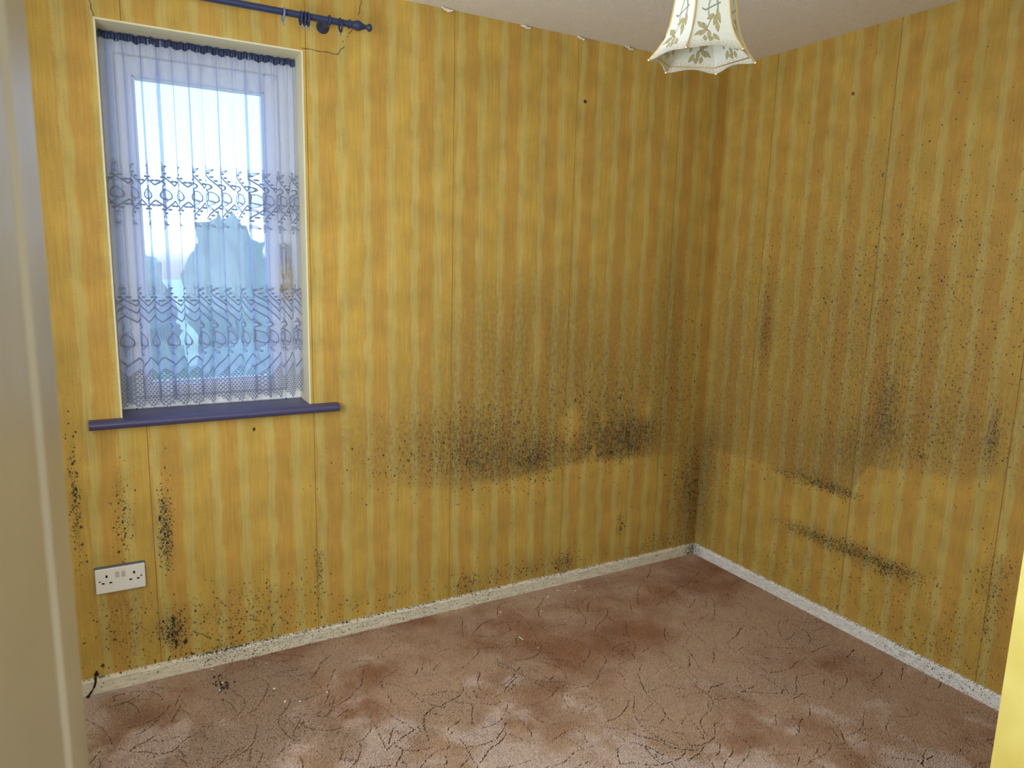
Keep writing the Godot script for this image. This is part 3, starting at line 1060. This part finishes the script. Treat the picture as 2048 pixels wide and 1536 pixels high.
func lace_sprig(cx: float, cy: float, up: float) -> void:
	lace_ellipse(cx, cy - 0.011 * up, 0.0040, 0.0130, 0.0, 0.7, 0.0013, 0.98)
	lace_ellipse(cx - 0.0075, cy - 0.003 * up, 0.0038, 0.0125, -0.85 * up, 0.7, 0.0013, 0.98)
	lace_ellipse(cx + 0.0075, cy - 0.003 * up, 0.0038, 0.0125, 0.85 * up, 0.7, 0.0013, 0.98)


func lace_texture() -> ImageTexture:
	lace.resize(LW * LH)
	var ux := PERIOD / LW
	var uy := CUR_H / LH
	# net ground: fine upright threads
	for j in LH:
		for i in LW:
			lace[j * LW + i] = 0.36 + (0.14 if i % 6 < 2 else 0.0) + (0.05 if j % 5 == 0 else 0.0)
	var top := 2.128
	var mid := PERIOD / 2.0
	# upper band
	var y := func(world: float) -> float: return top - world
	var b0: float = y.call(1.735)
	lace_sprig(mid, b0, 1.0)
	for s in [-1.0, 1.0]:
		lace_line(mid, b0 + 0.004, mid + s * mid, b0 + 0.052, 0.0016, 0.985)
		for k in 4:
			lace_dot(mid + s * (0.007 + k * 0.006), b0 + 0.002 + k * 0.012, 0.0034, 0.985)
		lace_line(mid + s * mid, b0 + 0.10, mid, b0 + 0.152, 0.0016, 0.985)
		for k in 4:
			lace_dot(mid + s * (0.007 + k * 0.006), b0 + 0.152 - k * 0.012, 0.0034, 0.985)
	lace_flower(mid, b0 + 0.078, 0.95)
	lace_sprig(mid, b0 + 0.168, -1.0)
	for k in 9:
		lace_line(0.0, b0 + 0.055 + k * 0.005, 0.004 + (k % 3) * 0.003, b0 + 0.058 + k * 0.005, 0.0006, 0.8)
		lace_line(PERIOD, b0 + 0.055 + k * 0.005, PERIOD - 0.004 - (k % 3) * 0.003, b0 + 0.058 + k * 0.005, 0.0006, 0.8)
	# lower band, from sprigs down to the scalloped hem
	var b1: float = y.call(1.342)
	lace_sprig(mid, b1, 1.0)
	for s in [-1.0, 1.0]:
		for q in [0.002, 0.026, 0.056]:
			lace_line(mid, b1 + q, mid + s * mid, b1 + q + 0.048, 0.0016, 0.985)
		for k in 4:
			lace_dot(mid + s * (0.008 + k * 0.006), b1 - 0.003 + k * 0.0118, 0.0034, 0.985)
		for q in [0.222, 0.262]:
			lace_line(mid + s * mid, b1 + q, mid, b1 + q + 0.056, 0.0016, 0.985)
	for j in range(int((b1 + 0.004) / uy), int((b1 + 0.30) / uy)):
		for i in LW:
			var xx := i * ux
			var yy := j * uy - b1
			var fold := absf(xx - mid) / mid
			var up_line := 0.002 + fold * 0.048
			var low_line := 0.318 - fold * 0.056
			var o := j * LW + i
			if yy > up_line and yy < low_line:
				var hatch := (i * 3 + j) % 9 < 3 or (i * 3 - j + 900) % 11 < 3
				var zig := yy - up_line < 0.054 or low_line - yy < 0.04
				lace[o] = maxf(lace[o], (0.52 if hatch else 0.34) if zig else 0.36)
	lace_flower(mid, b1 + 0.160, 1.25)
	lace_ellipse(mid + 0.008, b1 + 0.108, 0.003, 0.012, -0.4, 0.75, 0.001, 0.96)
	# chequered border of solid squares on open net, and the hem line
	for j in range(int((b1 + 0.262) / uy), LH):
		for i in LW:
			var xx := i * ux
			var yy := j * uy - b1
			var fold := absf(xx - mid) / mid
			if yy > 0.262 + (1.0 - fold) * 0.056:
				var row := floori((yy - 0.26) / 0.0075)
				var col := fposmod(xx + (0.0035 if row & 1 else 0.0), 0.007)
				var q := fposmod(yy - 0.26, 0.0075)
				lace[j * LW + i] = 0.95 if col < 0.0044 and q < 0.0052 else 0.16
				if col < 0.0006:
					lace[j * LW + i] = 0.7
				var hem := 0.360 + 0.034 * pow(fold, 1.3) + 0.004 * sin(xx * 900.0)
				if yy > hem:
					lace[j * LW + i] = 0.0
				elif yy > hem - 0.0025:
					lace[j * LW + i] = 0.9
	var tile := Image.create(LW, LH, false, Image.FORMAT_RGBA8)
	var data := PackedByteArray()
	data.resize(LW * LH * 4)
	for k in LW * LH:
		var a: float = lace[k]
		var thread := smoothstep(0.45, 0.95, a)
		data[k * 4] = int(lerpf(190, 132, thread))
		data[k * 4 + 1] = int(lerpf(206, 138, thread))
		data[k * 4 + 2] = int(lerpf(240, 156, thread))
		data[k * 4 + 3] = int(a * 255.0)
	tile.set_data(LW, LH, false, Image.FORMAT_RGBA8, data)
	# the whole cloth: the pattern side by side, then the tea-coloured stain near its right edge
	var full := Image.create(2048, LH, false, Image.FORMAT_RGBA8)
	var at := 0
	while at < 2048:
		full.blit_rect(tile, Rect2i(0, 0, LW, LH), Vector2i(at, 0))
		at += LW
	var n := noise(91, 0.02, 4)
	for j in range(int(0.62 / uy), int(0.84 / uy)):
		for i in range(1690, 2040):
			var dx := (i - 1900) / 130.0
			var dy := (j * uy - 0.745) / 0.085
			var v := 1.0 - dx * dx - dy * dy + n.get_noise_2d(i, j) * 0.9
			if v > 0.1:
				var c := full.get_pixel(i, j)
				var k := clampf((v - 0.1) * 0.6, 0.0, 0.6)
				full.set_pixel(i, j, Color(lerpf(c.r, 0.60, k), lerpf(c.g, 0.47, k), lerpf(c.b, 0.20, k), clampf(c.a + k * 0.3, 0, 1)))
	return ImageTexture.create_from_image(full)


func build_curtain() -> void:
	var z0 := -0.088
	var m := flat(Color.WHITE, 0.9, 0.0, 0.2)
	m.albedo_texture = lace_texture()
	m.transparency = BaseMaterial3D.TRANSPARENCY_ALPHA
	m.cull_mode = BaseMaterial3D.CULL_DISABLED
	m.backlight_enabled = true
	m.backlight = Color(0.8, 0.82, 0.9)
	m.texture_repeat = false
	var root := thing("net_curtain", Vector3((WL + WR) / 2.0, WB, z0), "white lace net curtain with flower bands gathered across the window", "curtain")
	var cols := 420
	var rows := 40
	var folds := 13
	var width := WR - WL - 0.008
	var wob := []
	for k in folds + 2:
		wob.append([rng.randf_range(0.3, 3.0), rng.randf_range(0.5, 1.3), rng.randf_range(-0.9, 0.9)])
	var verts := PackedVector3Array()
	var uvs := PackedVector2Array()
	var idx := PackedInt32Array()
	for j in rows + 1:
		var t := float(j) / rows
		var y := 1.128 + 0.062 - t * CUR_H   # relative to the sill
		var tight := smoothstep(0.0, 0.09, t)
		for i in cols + 1:
			var u := float(i) / cols
			var f := u * folds
			var k := int(f)
			var q := f - k
			var w0: Array = wob[k]
			var w1: Array = wob[k + 1]
			var s := smoothstep(0.0, 1.0, q)
			var b: float = lerpf(w0[0], w1[0], s) * lerpf(0.6, 1.0, tight)
			var a: float = lerpf(w0[1], w1[1], s)
			var ph := TAU * f + lerpf(w0[2], w1[2], s) + sin(t * 2.1 + k) * 0.15
			var edge := smoothstep(0.0, 0.03, u) * (1.0 - smoothstep(0.97, 1.0, u))
			var x := width * (u - 0.5) + width * b * sin(ph) / (TAU * folds) * edge
			var z: float = a * 0.011 * cos(ph) * lerpf(0.45, 1.0, tight)
			if t < 0.06:
				z += 0.004 * sin(u * 260.0) * (1.0 - absf(t - 0.03) / 0.03 * 0.5)
				x += 0.0016 * sin(u * 310.0)
			verts.append(Vector3(x, y, z))
			uvs.append(Vector2(u, t))
	for j in rows:
		for i in cols:
			var o := j * (cols + 1) + i
			idx.append_array([o, o + 1, o + cols + 2, o, o + cols + 2, o + cols + 1])
	var arr := []
	arr.resize(Mesh.ARRAY_MAX)
	arr[Mesh.ARRAY_VERTEX] = verts
	arr[Mesh.ARRAY_TEX_UV] = uvs
	arr[Mesh.ARRAY_INDEX] = idx
	var am := ArrayMesh.new()
	am.add_surface_from_arrays(Mesh.PRIMITIVE_TRIANGLES, arr)
	var st := SurfaceTool.new()
	st.create_from(am, 0)
	st.generate_normals()
	part("cloth", done(st), m, root)
	# ruched dark blue strip drawn for the shadow gap above the curtain
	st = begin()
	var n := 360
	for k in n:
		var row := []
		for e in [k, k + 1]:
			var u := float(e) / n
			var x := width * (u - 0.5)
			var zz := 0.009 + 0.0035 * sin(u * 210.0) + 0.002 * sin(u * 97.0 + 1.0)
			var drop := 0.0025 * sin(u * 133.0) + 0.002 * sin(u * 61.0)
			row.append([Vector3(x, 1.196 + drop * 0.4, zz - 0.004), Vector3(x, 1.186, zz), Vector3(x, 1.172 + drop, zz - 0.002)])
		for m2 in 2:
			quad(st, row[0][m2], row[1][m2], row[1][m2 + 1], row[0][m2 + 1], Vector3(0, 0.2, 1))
	var shadow_strip := part("shadow_gap_strip", done(st), M.pole, root)
	tag(shadow_strip, "dark blue ruched strip standing in for the shadow above the curtain")


func build_pole() -> void:
	var y := 2.231
	var z := 0.085
	var axis := Basis(Vector3.UP, Vector3.LEFT, Vector3.BACK)   # local y runs along -x
	var p := thing("curtain_pole", Vector3(-1.80, y, z), "dark turned wooden curtain pole above the window, blue window glare in its colour", "curtain pole")
	var st := begin()
	lathe(st, [Vector2(0.0, 0.0), Vector2(0.0105, 0.0), Vector2(0.0105, 0.98), Vector2(0.0, 0.98)], 20, Transform3D(axis, Vector3.ZERO))
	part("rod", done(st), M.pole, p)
	for e in [[0.0, -1.0], [-0.98, 1.0]]:
		st = begin()
		var f := Transform3D(Basis(Vector3.UP, Vector3.RIGHT * -e[1], Vector3.FORWARD * -e[1]), Vector3(e[0], 0, 0))
		lathe(st, [Vector2(0.0, -0.012), Vector2(0.013, -0.012), Vector2(0.0145, -0.009), Vector2(0.0145, -0.005), Vector2(0.011, -0.002), Vector2(0.0115, 0.004), Vector2(0.0145, 0.012), Vector2(0.0165, 0.019), Vector2(0.0155, 0.027), Vector2(0.011, 0.036), Vector2(0.0075, 0.044), Vector2(0.0065, 0.05), Vector2(0.009, 0.054), Vector2(0.0125, 0.058), Vector2(0.0125, 0.063), Vector2(0.008, 0.068), Vector2(0.0, 0.069)], 20, f)
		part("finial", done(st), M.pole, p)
	for x in [-1.875, -2.66]:
		st = begin()
		lathe(st, [Vector2(0.0, 0.0), Vector2(0.021, 0.0), Vector2(0.021, 0.005), Vector2(0.016, 0.011), Vector2(0.010, 0.018), Vector2(0.009, 0.055), Vector2(0.010, 0.070), Vector2(0.0, 0.071)], 20, Transform3D(Basis(Vector3.RIGHT, Vector3.BACK, Vector3.DOWN), Vector3(x + 1.80, 0, -z)))
		torus(st, Vector3(x + 1.80, 0, 0), Vector3.RIGHT, 0.0125, 0.0045, 24, 8)
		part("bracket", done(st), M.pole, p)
	var xs := [-2.021, -1.967, -1.955, -1.944, -1.838]
	for k in xs.size():
		var pale := k == 0
		var r := thing("curtain_ring", Vector3(xs[k], y - 0.0085, z), "pale curtain ring hanging alone on the dark pole" if pale else ("dark curtain ring between the pole bracket and its finial" if k == 4 else "dark curtain ring in the bunch of three on the pole, %s" % ["", "farthest from the bracket", "the middle one", "nearest the bracket"][k]), "curtain ring", "curtain rings on the pole")
		st = begin()
		torus(st, Vector3.ZERO, Vector3(1, 0.06 * (k - 2), 0.05), 0.0195, 0.0034)
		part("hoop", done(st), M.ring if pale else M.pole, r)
		st = begin()
		torus(st, Vector3(0, -0.027, 0), Vector3.BACK, 0.0036, 0.0011, 14, 6)
		part("eyelet", done(st), M.ring, r)


# ---------------------------------------------------------------- glass pendant
func print_texture() -> ImageTexture:
	var w := 256
	var h := 512
	var im := Image.create(w, h, false, Image.FORMAT_RGB8)
	im.fill(Color(0.86, 0.87, 0.82))
	var n := noise(14, 0.06, 3)
	# dust lying on the flared lower part, in grains
	for j in range(330, h):
		for i in w:
			var k := clampf(n.get_noise_2d(i, j) * 0.5 + (j - 440) / 150.0, 0.0, 0.45)
			if k > 0.0:
				im.set_pixel(i, j, im.get_pixel(i, j).lerp(Color(0.60, 0.54, 0.44), k))
	var leaf := func(cx: float, cy: float, len_: float, wid: float, ang: float, col: Color) -> void:
		for j in range(maxi(int(cy - len_), 0), mini(int(cy + len_), h)):
			for i in range(maxi(int(cx - len_), 0), mini(int(cx + len_), w)):
				var d := Vector2(i - cx, j - cy).rotated(-ang)
				var t := (d.x / len_)
				var edge := wid * (1.0 - t * t) * (1.0 - 0.35 * t)
				if absf(t) < 1.0 and absf(d.y) < edge:
					var c := col
					if absf(d.y) > edge - 2.5 or absf(d.y) < 1.2:
						c = Color(0.50, 0.46, 0.34)
					im.set_pixel(i, j, c)
	var stroke := func(pts: Array, wid: float, col: Color) -> void:
		for k in pts.size() - 1:
			var a: Vector2 = pts[k]
			var b: Vector2 = pts[k + 1]
			var steps := int(a.distance_to(b)) + 1
			for s in steps:
				var p := a.lerp(b, float(s) / steps)
				im.fill_rect(Rect2i(int(p.x - wid / 2), int(p.y - wid / 2), int(wid) + 1, int(wid) + 1), col)
	var stem := Color(0.52, 0.55, 0.50)
	# curling ribbon above, leaves below
	var curve := []
	for k in 24:
		var t := k / 23.0
		curve.append(Vector2(118 + sin(t * 5.4) * 30.0, 60 + t * 220))
	stroke.call(curve, 13, Color(0.66, 0.68, 0.60))
	stroke.call(curve, 4, stem)
	var curve2 := []
	for k in 24:
		var t := k / 23.0
		curve2.append(Vector2(132 - sin(t * 4.6 + 0.7) * 26.0, 90 + t * 200))
	stroke.call(curve2, 10, Color(0.64, 0.66, 0.58))
	stroke.call([Vector2(70, 236), Vector2(120, 250), Vector2(180, 270), Vector2(205, 262)], 5, stem)
	stroke.call([Vector2(120, 285), Vector2(150, 330), Vector2(165, 360), Vector2(140, 400)], 3, Color(0.42, 0.38, 0.28))
	var gold := Color(0.70, 0.66, 0.48)
	for q in [[84, 300, 34, 15, 1.9], [110, 315, 30, 13, 1.2], [140, 300, 30, 12, 0.4], [96, 350, 32, 14, 1.6], [176, 352, 30, 13, 2.2], [206, 340, 30, 13, -0.6], [186, 384, 32, 13, 0.9], [150, 400, 30, 12, 1.5], [214, 390, 28, 12, 0.7], [110, 420, 34, 14, 2.0], [140, 440, 30, 13, 1.4], [172, 430, 28, 12, 1.7]]:
		leaf.call(q[0], q[1], q[2], q[3], q[4], gold)
	return ImageTexture.create_from_image(im)


func build_pendant() -> void:
	var c := Vector3(-1.401, 1.908, 1.332)
	var p := thing("pendant_lamp", c, "bell-shaped frosted glass pendant lampshade with gold leaf print and brass ribs", "lamp")
	# half profile: corner radius and height above the rim
	var prof := [Vector2(0.115, 0.0), Vector2(0.1065, 0.010), Vector2(0.097, 0.022), Vector2(0.088, 0.036), Vector2(0.0805, 0.052), Vector2(0.0745, 0.070), Vector2(0.0705, 0.090), Vector2(0.0675, 0.110), Vector2(0.065, 0.130), Vector2(0.062, 0.150), Vector2(0.056, 0.168), Vector2(0.046, 0.182), Vector2(0.034, 0.190)]
	var glass := flat(Color.WHITE, 0.18, 0.0, 0.5)
	glass.albedo_texture = print_texture()
	glass.backlight_enabled = true
	glass.backlight = Color(0.55, 0.56, 0.52)
	glass.texture_repeat = false
	var turn := -0.533
	var corner := func(k: int, v: Vector2) -> Vector3:
		var a := turn + k * PI / 3.0
		return Vector3(cos(a) * v.x, v.y, sin(a) * v.x)
	var cols := 12
	for k in 6:
		var st := begin()
		var at := func(i: int, j: int, inner: float) -> Vector3:
			var t := float(i) / cols
			var v: Vector2 = prof[j]
			var q: Vector3 = (corner.call(k, v) as Vector3).lerp(corner.call(k + 1, v), t)
			if j == 0:
				# scalloped edge: the middle of each pane sweeps up
				var lift := 0.0075 * pow(sin(PI * t), 2.0)
				var inn: Vector3 = (corner.call(k, prof[1]) as Vector3).lerp(corner.call(k + 1, prof[1]), t)
				q = q.lerp(inn, lift / 0.0125)
				if lift < 0.002:
					q.y -= 0.001
			elif j == 1:
				var nx: Vector3 = (corner.call(k, prof[2]) as Vector3).lerp(corner.call(k + 1, prof[2]), t)
				q = q.lerp(nx, 0.5 * pow(sin(PI * t), 2.0))
			var out := Vector3(q.x, 0, q.z).normalized() * (0.0025 * inner)
			return q - out
		for j in prof.size() - 1:
			for i in cols:
				for inner in [0.0, 1.0]:
					var vs := [at.call(i, j, inner), at.call(i + 1, j, inner), at.call(i + 1, j + 1, inner), at.call(i, j + 1, inner)]
					var uv := [Vector2(float(i) / cols, 1.0 - float(j) / (prof.size() - 1)), Vector2(float(i + 1) / cols, 1.0 - float(j) / (prof.size() - 1)), Vector2(float(i + 1) / cols, 1.0 - float(j + 1) / (prof.size() - 1)), Vector2(float(i) / cols, 1.0 - float(j + 1) / (prof.size() - 1))]
					var out: Vector3 = (vs[0] + vs[2]) * (1.0 if inner == 0.0 else -1.0)
					out.y = 0.0
					var order := [0, 1, 2, 0, 2, 3]
					var n: Vector3 = (vs[1] - vs[0]).cross(vs[3] - vs[0])
					if n.dot(out) > 0.0:
						order = [0, 2, 1, 0, 3, 2]
					n = n.normalized() * (1.0 if n.dot(out) > 0.0 else -1.0)
					for o in order:
						st.set_normal(n)
						st.set_uv(uv[o])
						st.add_vertex(vs[o])
		for i in cols:
			quad(st, at.call(i, 0, 0.0), at.call(i + 1, 0, 0.0), at.call(i + 1, 0, 1.0), at.call(i, 0, 1.0), Vector3.DOWN)
		part("glass_panel", done(st), glass, p)
	for k in 6:
		var st := begin()
		var pts := []
		for v in prof:
			pts.append(corner.call(k, v + Vector2(0.0005, 0.0)))
		tube(st, pts, 0.0019, 8)
		var rib := part("brass_rib", done(st), M.brass, p)
		st = begin()
		ball(st, corner.call(k, Vector2(0.1155, -0.001)), 0.0036)
		part("brass_ball", done(st), M.brass, rib)
		st = begin()
		tube(st, [corner.call(k, prof[1] - Vector2(0.004, 0.0)), corner.call(k + 1, prof[1] - Vector2(0.004, 0.0))], 0.0014, 8)
		part("brass_bar", done(st), M.brass, p)
	var st2 := begin()
	lathe(st2, [Vector2(0.0, 0.188), Vector2(0.036, 0.188), Vector2(0.036, 0.194), Vector2(0.022, 0.198), Vector2(0.020, 0.225), Vector2(0.012, 0.235), Vector2(0.0, 0.236)], 20)
	part("lamp_holder", done(st2), M.cord, p)
	st2 = begin()
	tube(st2, [Vector3(0, 0.234, 0), Vector3(0, H - c.y - 0.03, 0)], 0.0035)
	part("cord", done(st2), M.cord, p)
	st2 = begin()
	lathe(st2, [Vector2(0.0, H - c.y - 0.035), Vector2(0.018, H - c.y - 0.033), Vector2(0.045, H - c.y - 0.012), Vector2(0.048, H - c.y)], 24)
	part("ceiling_rose", done(st2), M.cord, p)


func build_socket() -> void:
	var x0 := -2.6576
	var x1 := -2.5116
	var y0 := 0.357
	var y1 := 0.4436
	var s := thing("wall_socket", Vector3((x0 + x1) / 2.0, y0, 0.0), "white double plug socket with two switches low on wallpaper under the sill", "socket")
	var w := (x1 - x0) / 2.0
	var h := y1 - y0
	part("back_box", box(Vector3(-w - 0.001, 0.001, 0.0), Vector3(w + 0.001, h + 0.001, 0.012), 0.002), M.box, s)
	part("face_plate", box(Vector3(-w, 0, 0.012), Vector3(w, h - 0.002, 0.020), 0.0025), M.socket, s)
	for sg in [-1.0, 1.0]:
		part("switch", box(Vector3(sg * 0.009 - 0.0055, 0.050, 0.019), Vector3(sg * 0.009 + 0.0055, 0.071, 0.0225), 0.0012), M.switch, s)
		var cx: float = sg * 0.040
		part("pin_hole", box(Vector3(cx - 0.003, 0.054, 0.019), Vector3(cx + 0.003, 0.063, 0.0204)), M.hole, s)
		for q in [-0.011, 0.011]:
			part("pin_hole", box(Vector3(cx + q - 0.0042, 0.033, 0.019), Vector3(cx + q + 0.0042, 0.038, 0.0204)), M.hole, s)
		var st := begin()
		lathe(st, [Vector2(0.0, 0.0), Vector2(0.0032, 0.0), Vector2(0.0028, 0.001), Vector2(0.0, 0.0011)], 14, Transform3D(Basis(Vector3.RIGHT, Vector3.BACK, Vector3.DOWN), Vector3(sg * 0.0605, h * 0.5, 0.020)))
		part("screw", done(st), M.box, s)


func build_small() -> void:
	# cut cable hanging over the skirting
	var st := begin()
	var base := Vector3(-2.70, 0.002, 0.024)
	tube(st, [Vector3(0.026, 0.078, -0.022), Vector3(0.024, 0.072, -0.008), Vector3(0.022, 0.066, -0.003), Vector3(0.021, 0.050, -0.004), Vector3(0.016, 0.034, -0.004), Vector3(0.006, 0.018, -0.002), Vector3(-0.002, 0.010, 0.002)], 0.0032)
	ball(st, Vector3(0.025, 0.074, -0.010), 0.0075, 0.7)
	ball(st, Vector3(-0.003, 0.009, 0.004), 0.006, 0.6)
	var cable := part("cut_cable", done(st), M.black, self, base)
	tag(cable, "short black cable end hanging over the skirting board by the doorway", "cable")
	# paint flakes fallen on the carpet
	var spots := [[-1.229, 0.347], [-1.207, 0.436], [-1.364, 0.032], [-1.202, 0.123], [-0.875, 0.058], [-0.764, 0.067], [-0.806, 0.097], [-0.951, 0.095], [-1.042, 0.192], [-2.15, 0.254], [-2.133, 0.344], [-2.144, 0.082], [-2.301, 0.138], [-2.314, 0.18], [-2.321, 0.036], [-1.995, 0.355], [-0.069, 0.743], [-2.089, 0.364]]
	for k in spots.size():
		st = begin()
		var lg := 0.014 if k == 0 else rng.randf_range(0.003, 0.0065)
		var wd := rng.randf_range(0.0014, 0.0028)
		var t := Transform3D(Basis.from_euler(Vector3(rng.randf_range(-0.3, 0.3), rng.randf() * PI, rng.randf_range(-0.3, 0.3))), Vector3.ZERO)
		bx(st, Vector3(-lg, -0.0006, -wd), Vector3(lg, 0.0006, wd), 0.0003, t)
		bx(st, Vector3(-lg * 0.4, -0.0006, -wd * 1.5), Vector3(lg * 0.6, 0.0008, wd * 0.6), 0.0003, t)
		var f := part("paint_flake", done(st), M.flake, self, Vector3(spots[k][0], 0.0085, spots[k][1]))
		tag(f, "long pale splinter of paint on the carpet" if k == 0 else "tiny pale paint flake on the carpet", "paint flake", "paint flakes on the carpet")
	# dark crumbs where the carpet is damp
	st = begin()
	for k in 34:
		var t := Transform3D(Basis.from_euler(Vector3(rng.randf() * 3.0, rng.randf() * 3.0, rng.randf() * 3.0)), Vector3(rng.randfn() * 0.012, 0.001 + rng.randf() * 0.004, rng.randfn() * 0.035))
		var e := Vector3(rng.randf_range(0.001, 0.004), rng.randf_range(0.0008, 0.002), rng.randf_range(0.001, 0.003))
		bx(st, -e, e, 0.0004, t)
	var crumbs := part("dark_crumbs", done(st), flat(rgb(58, 52, 46), 0.9), self, Vector3(-2.305, 0.0075, 0.145))
	tag(crumbs, "dark mouldy crumbs on the damp carpet patch by the skirting", "debris", "", "stuff")
	# loose curls of paint along the top of the window wall
	for q in [[-1.427, 0.02], [-1.091, 0.012], [-0.828, 0.012], [-0.59, 0.014]]:
		st = begin()
		for m in 3:
			var t := Transform3D(Basis.from_euler(Vector3(rng.randf_range(-0.7, 0.7), rng.randf_range(-0.6, 0.6), rng.randf_range(-0.5, 0.5))), Vector3((m - 1) * 0.011, -0.004 - 0.002 * m, 0))
			bx(st, Vector3(-0.011, -0.003, -0.004), Vector3(0.011, 0.002, 0.004), 0.001, t)
		var f := part("peeling_flake", done(st), M.flake, self, Vector3(q[0], H - 0.003, q[1]))
		tag(f, "curl of peeling cream paint where ceiling meets window wall", "paint flake", "peeling flakes along the ceiling edge")
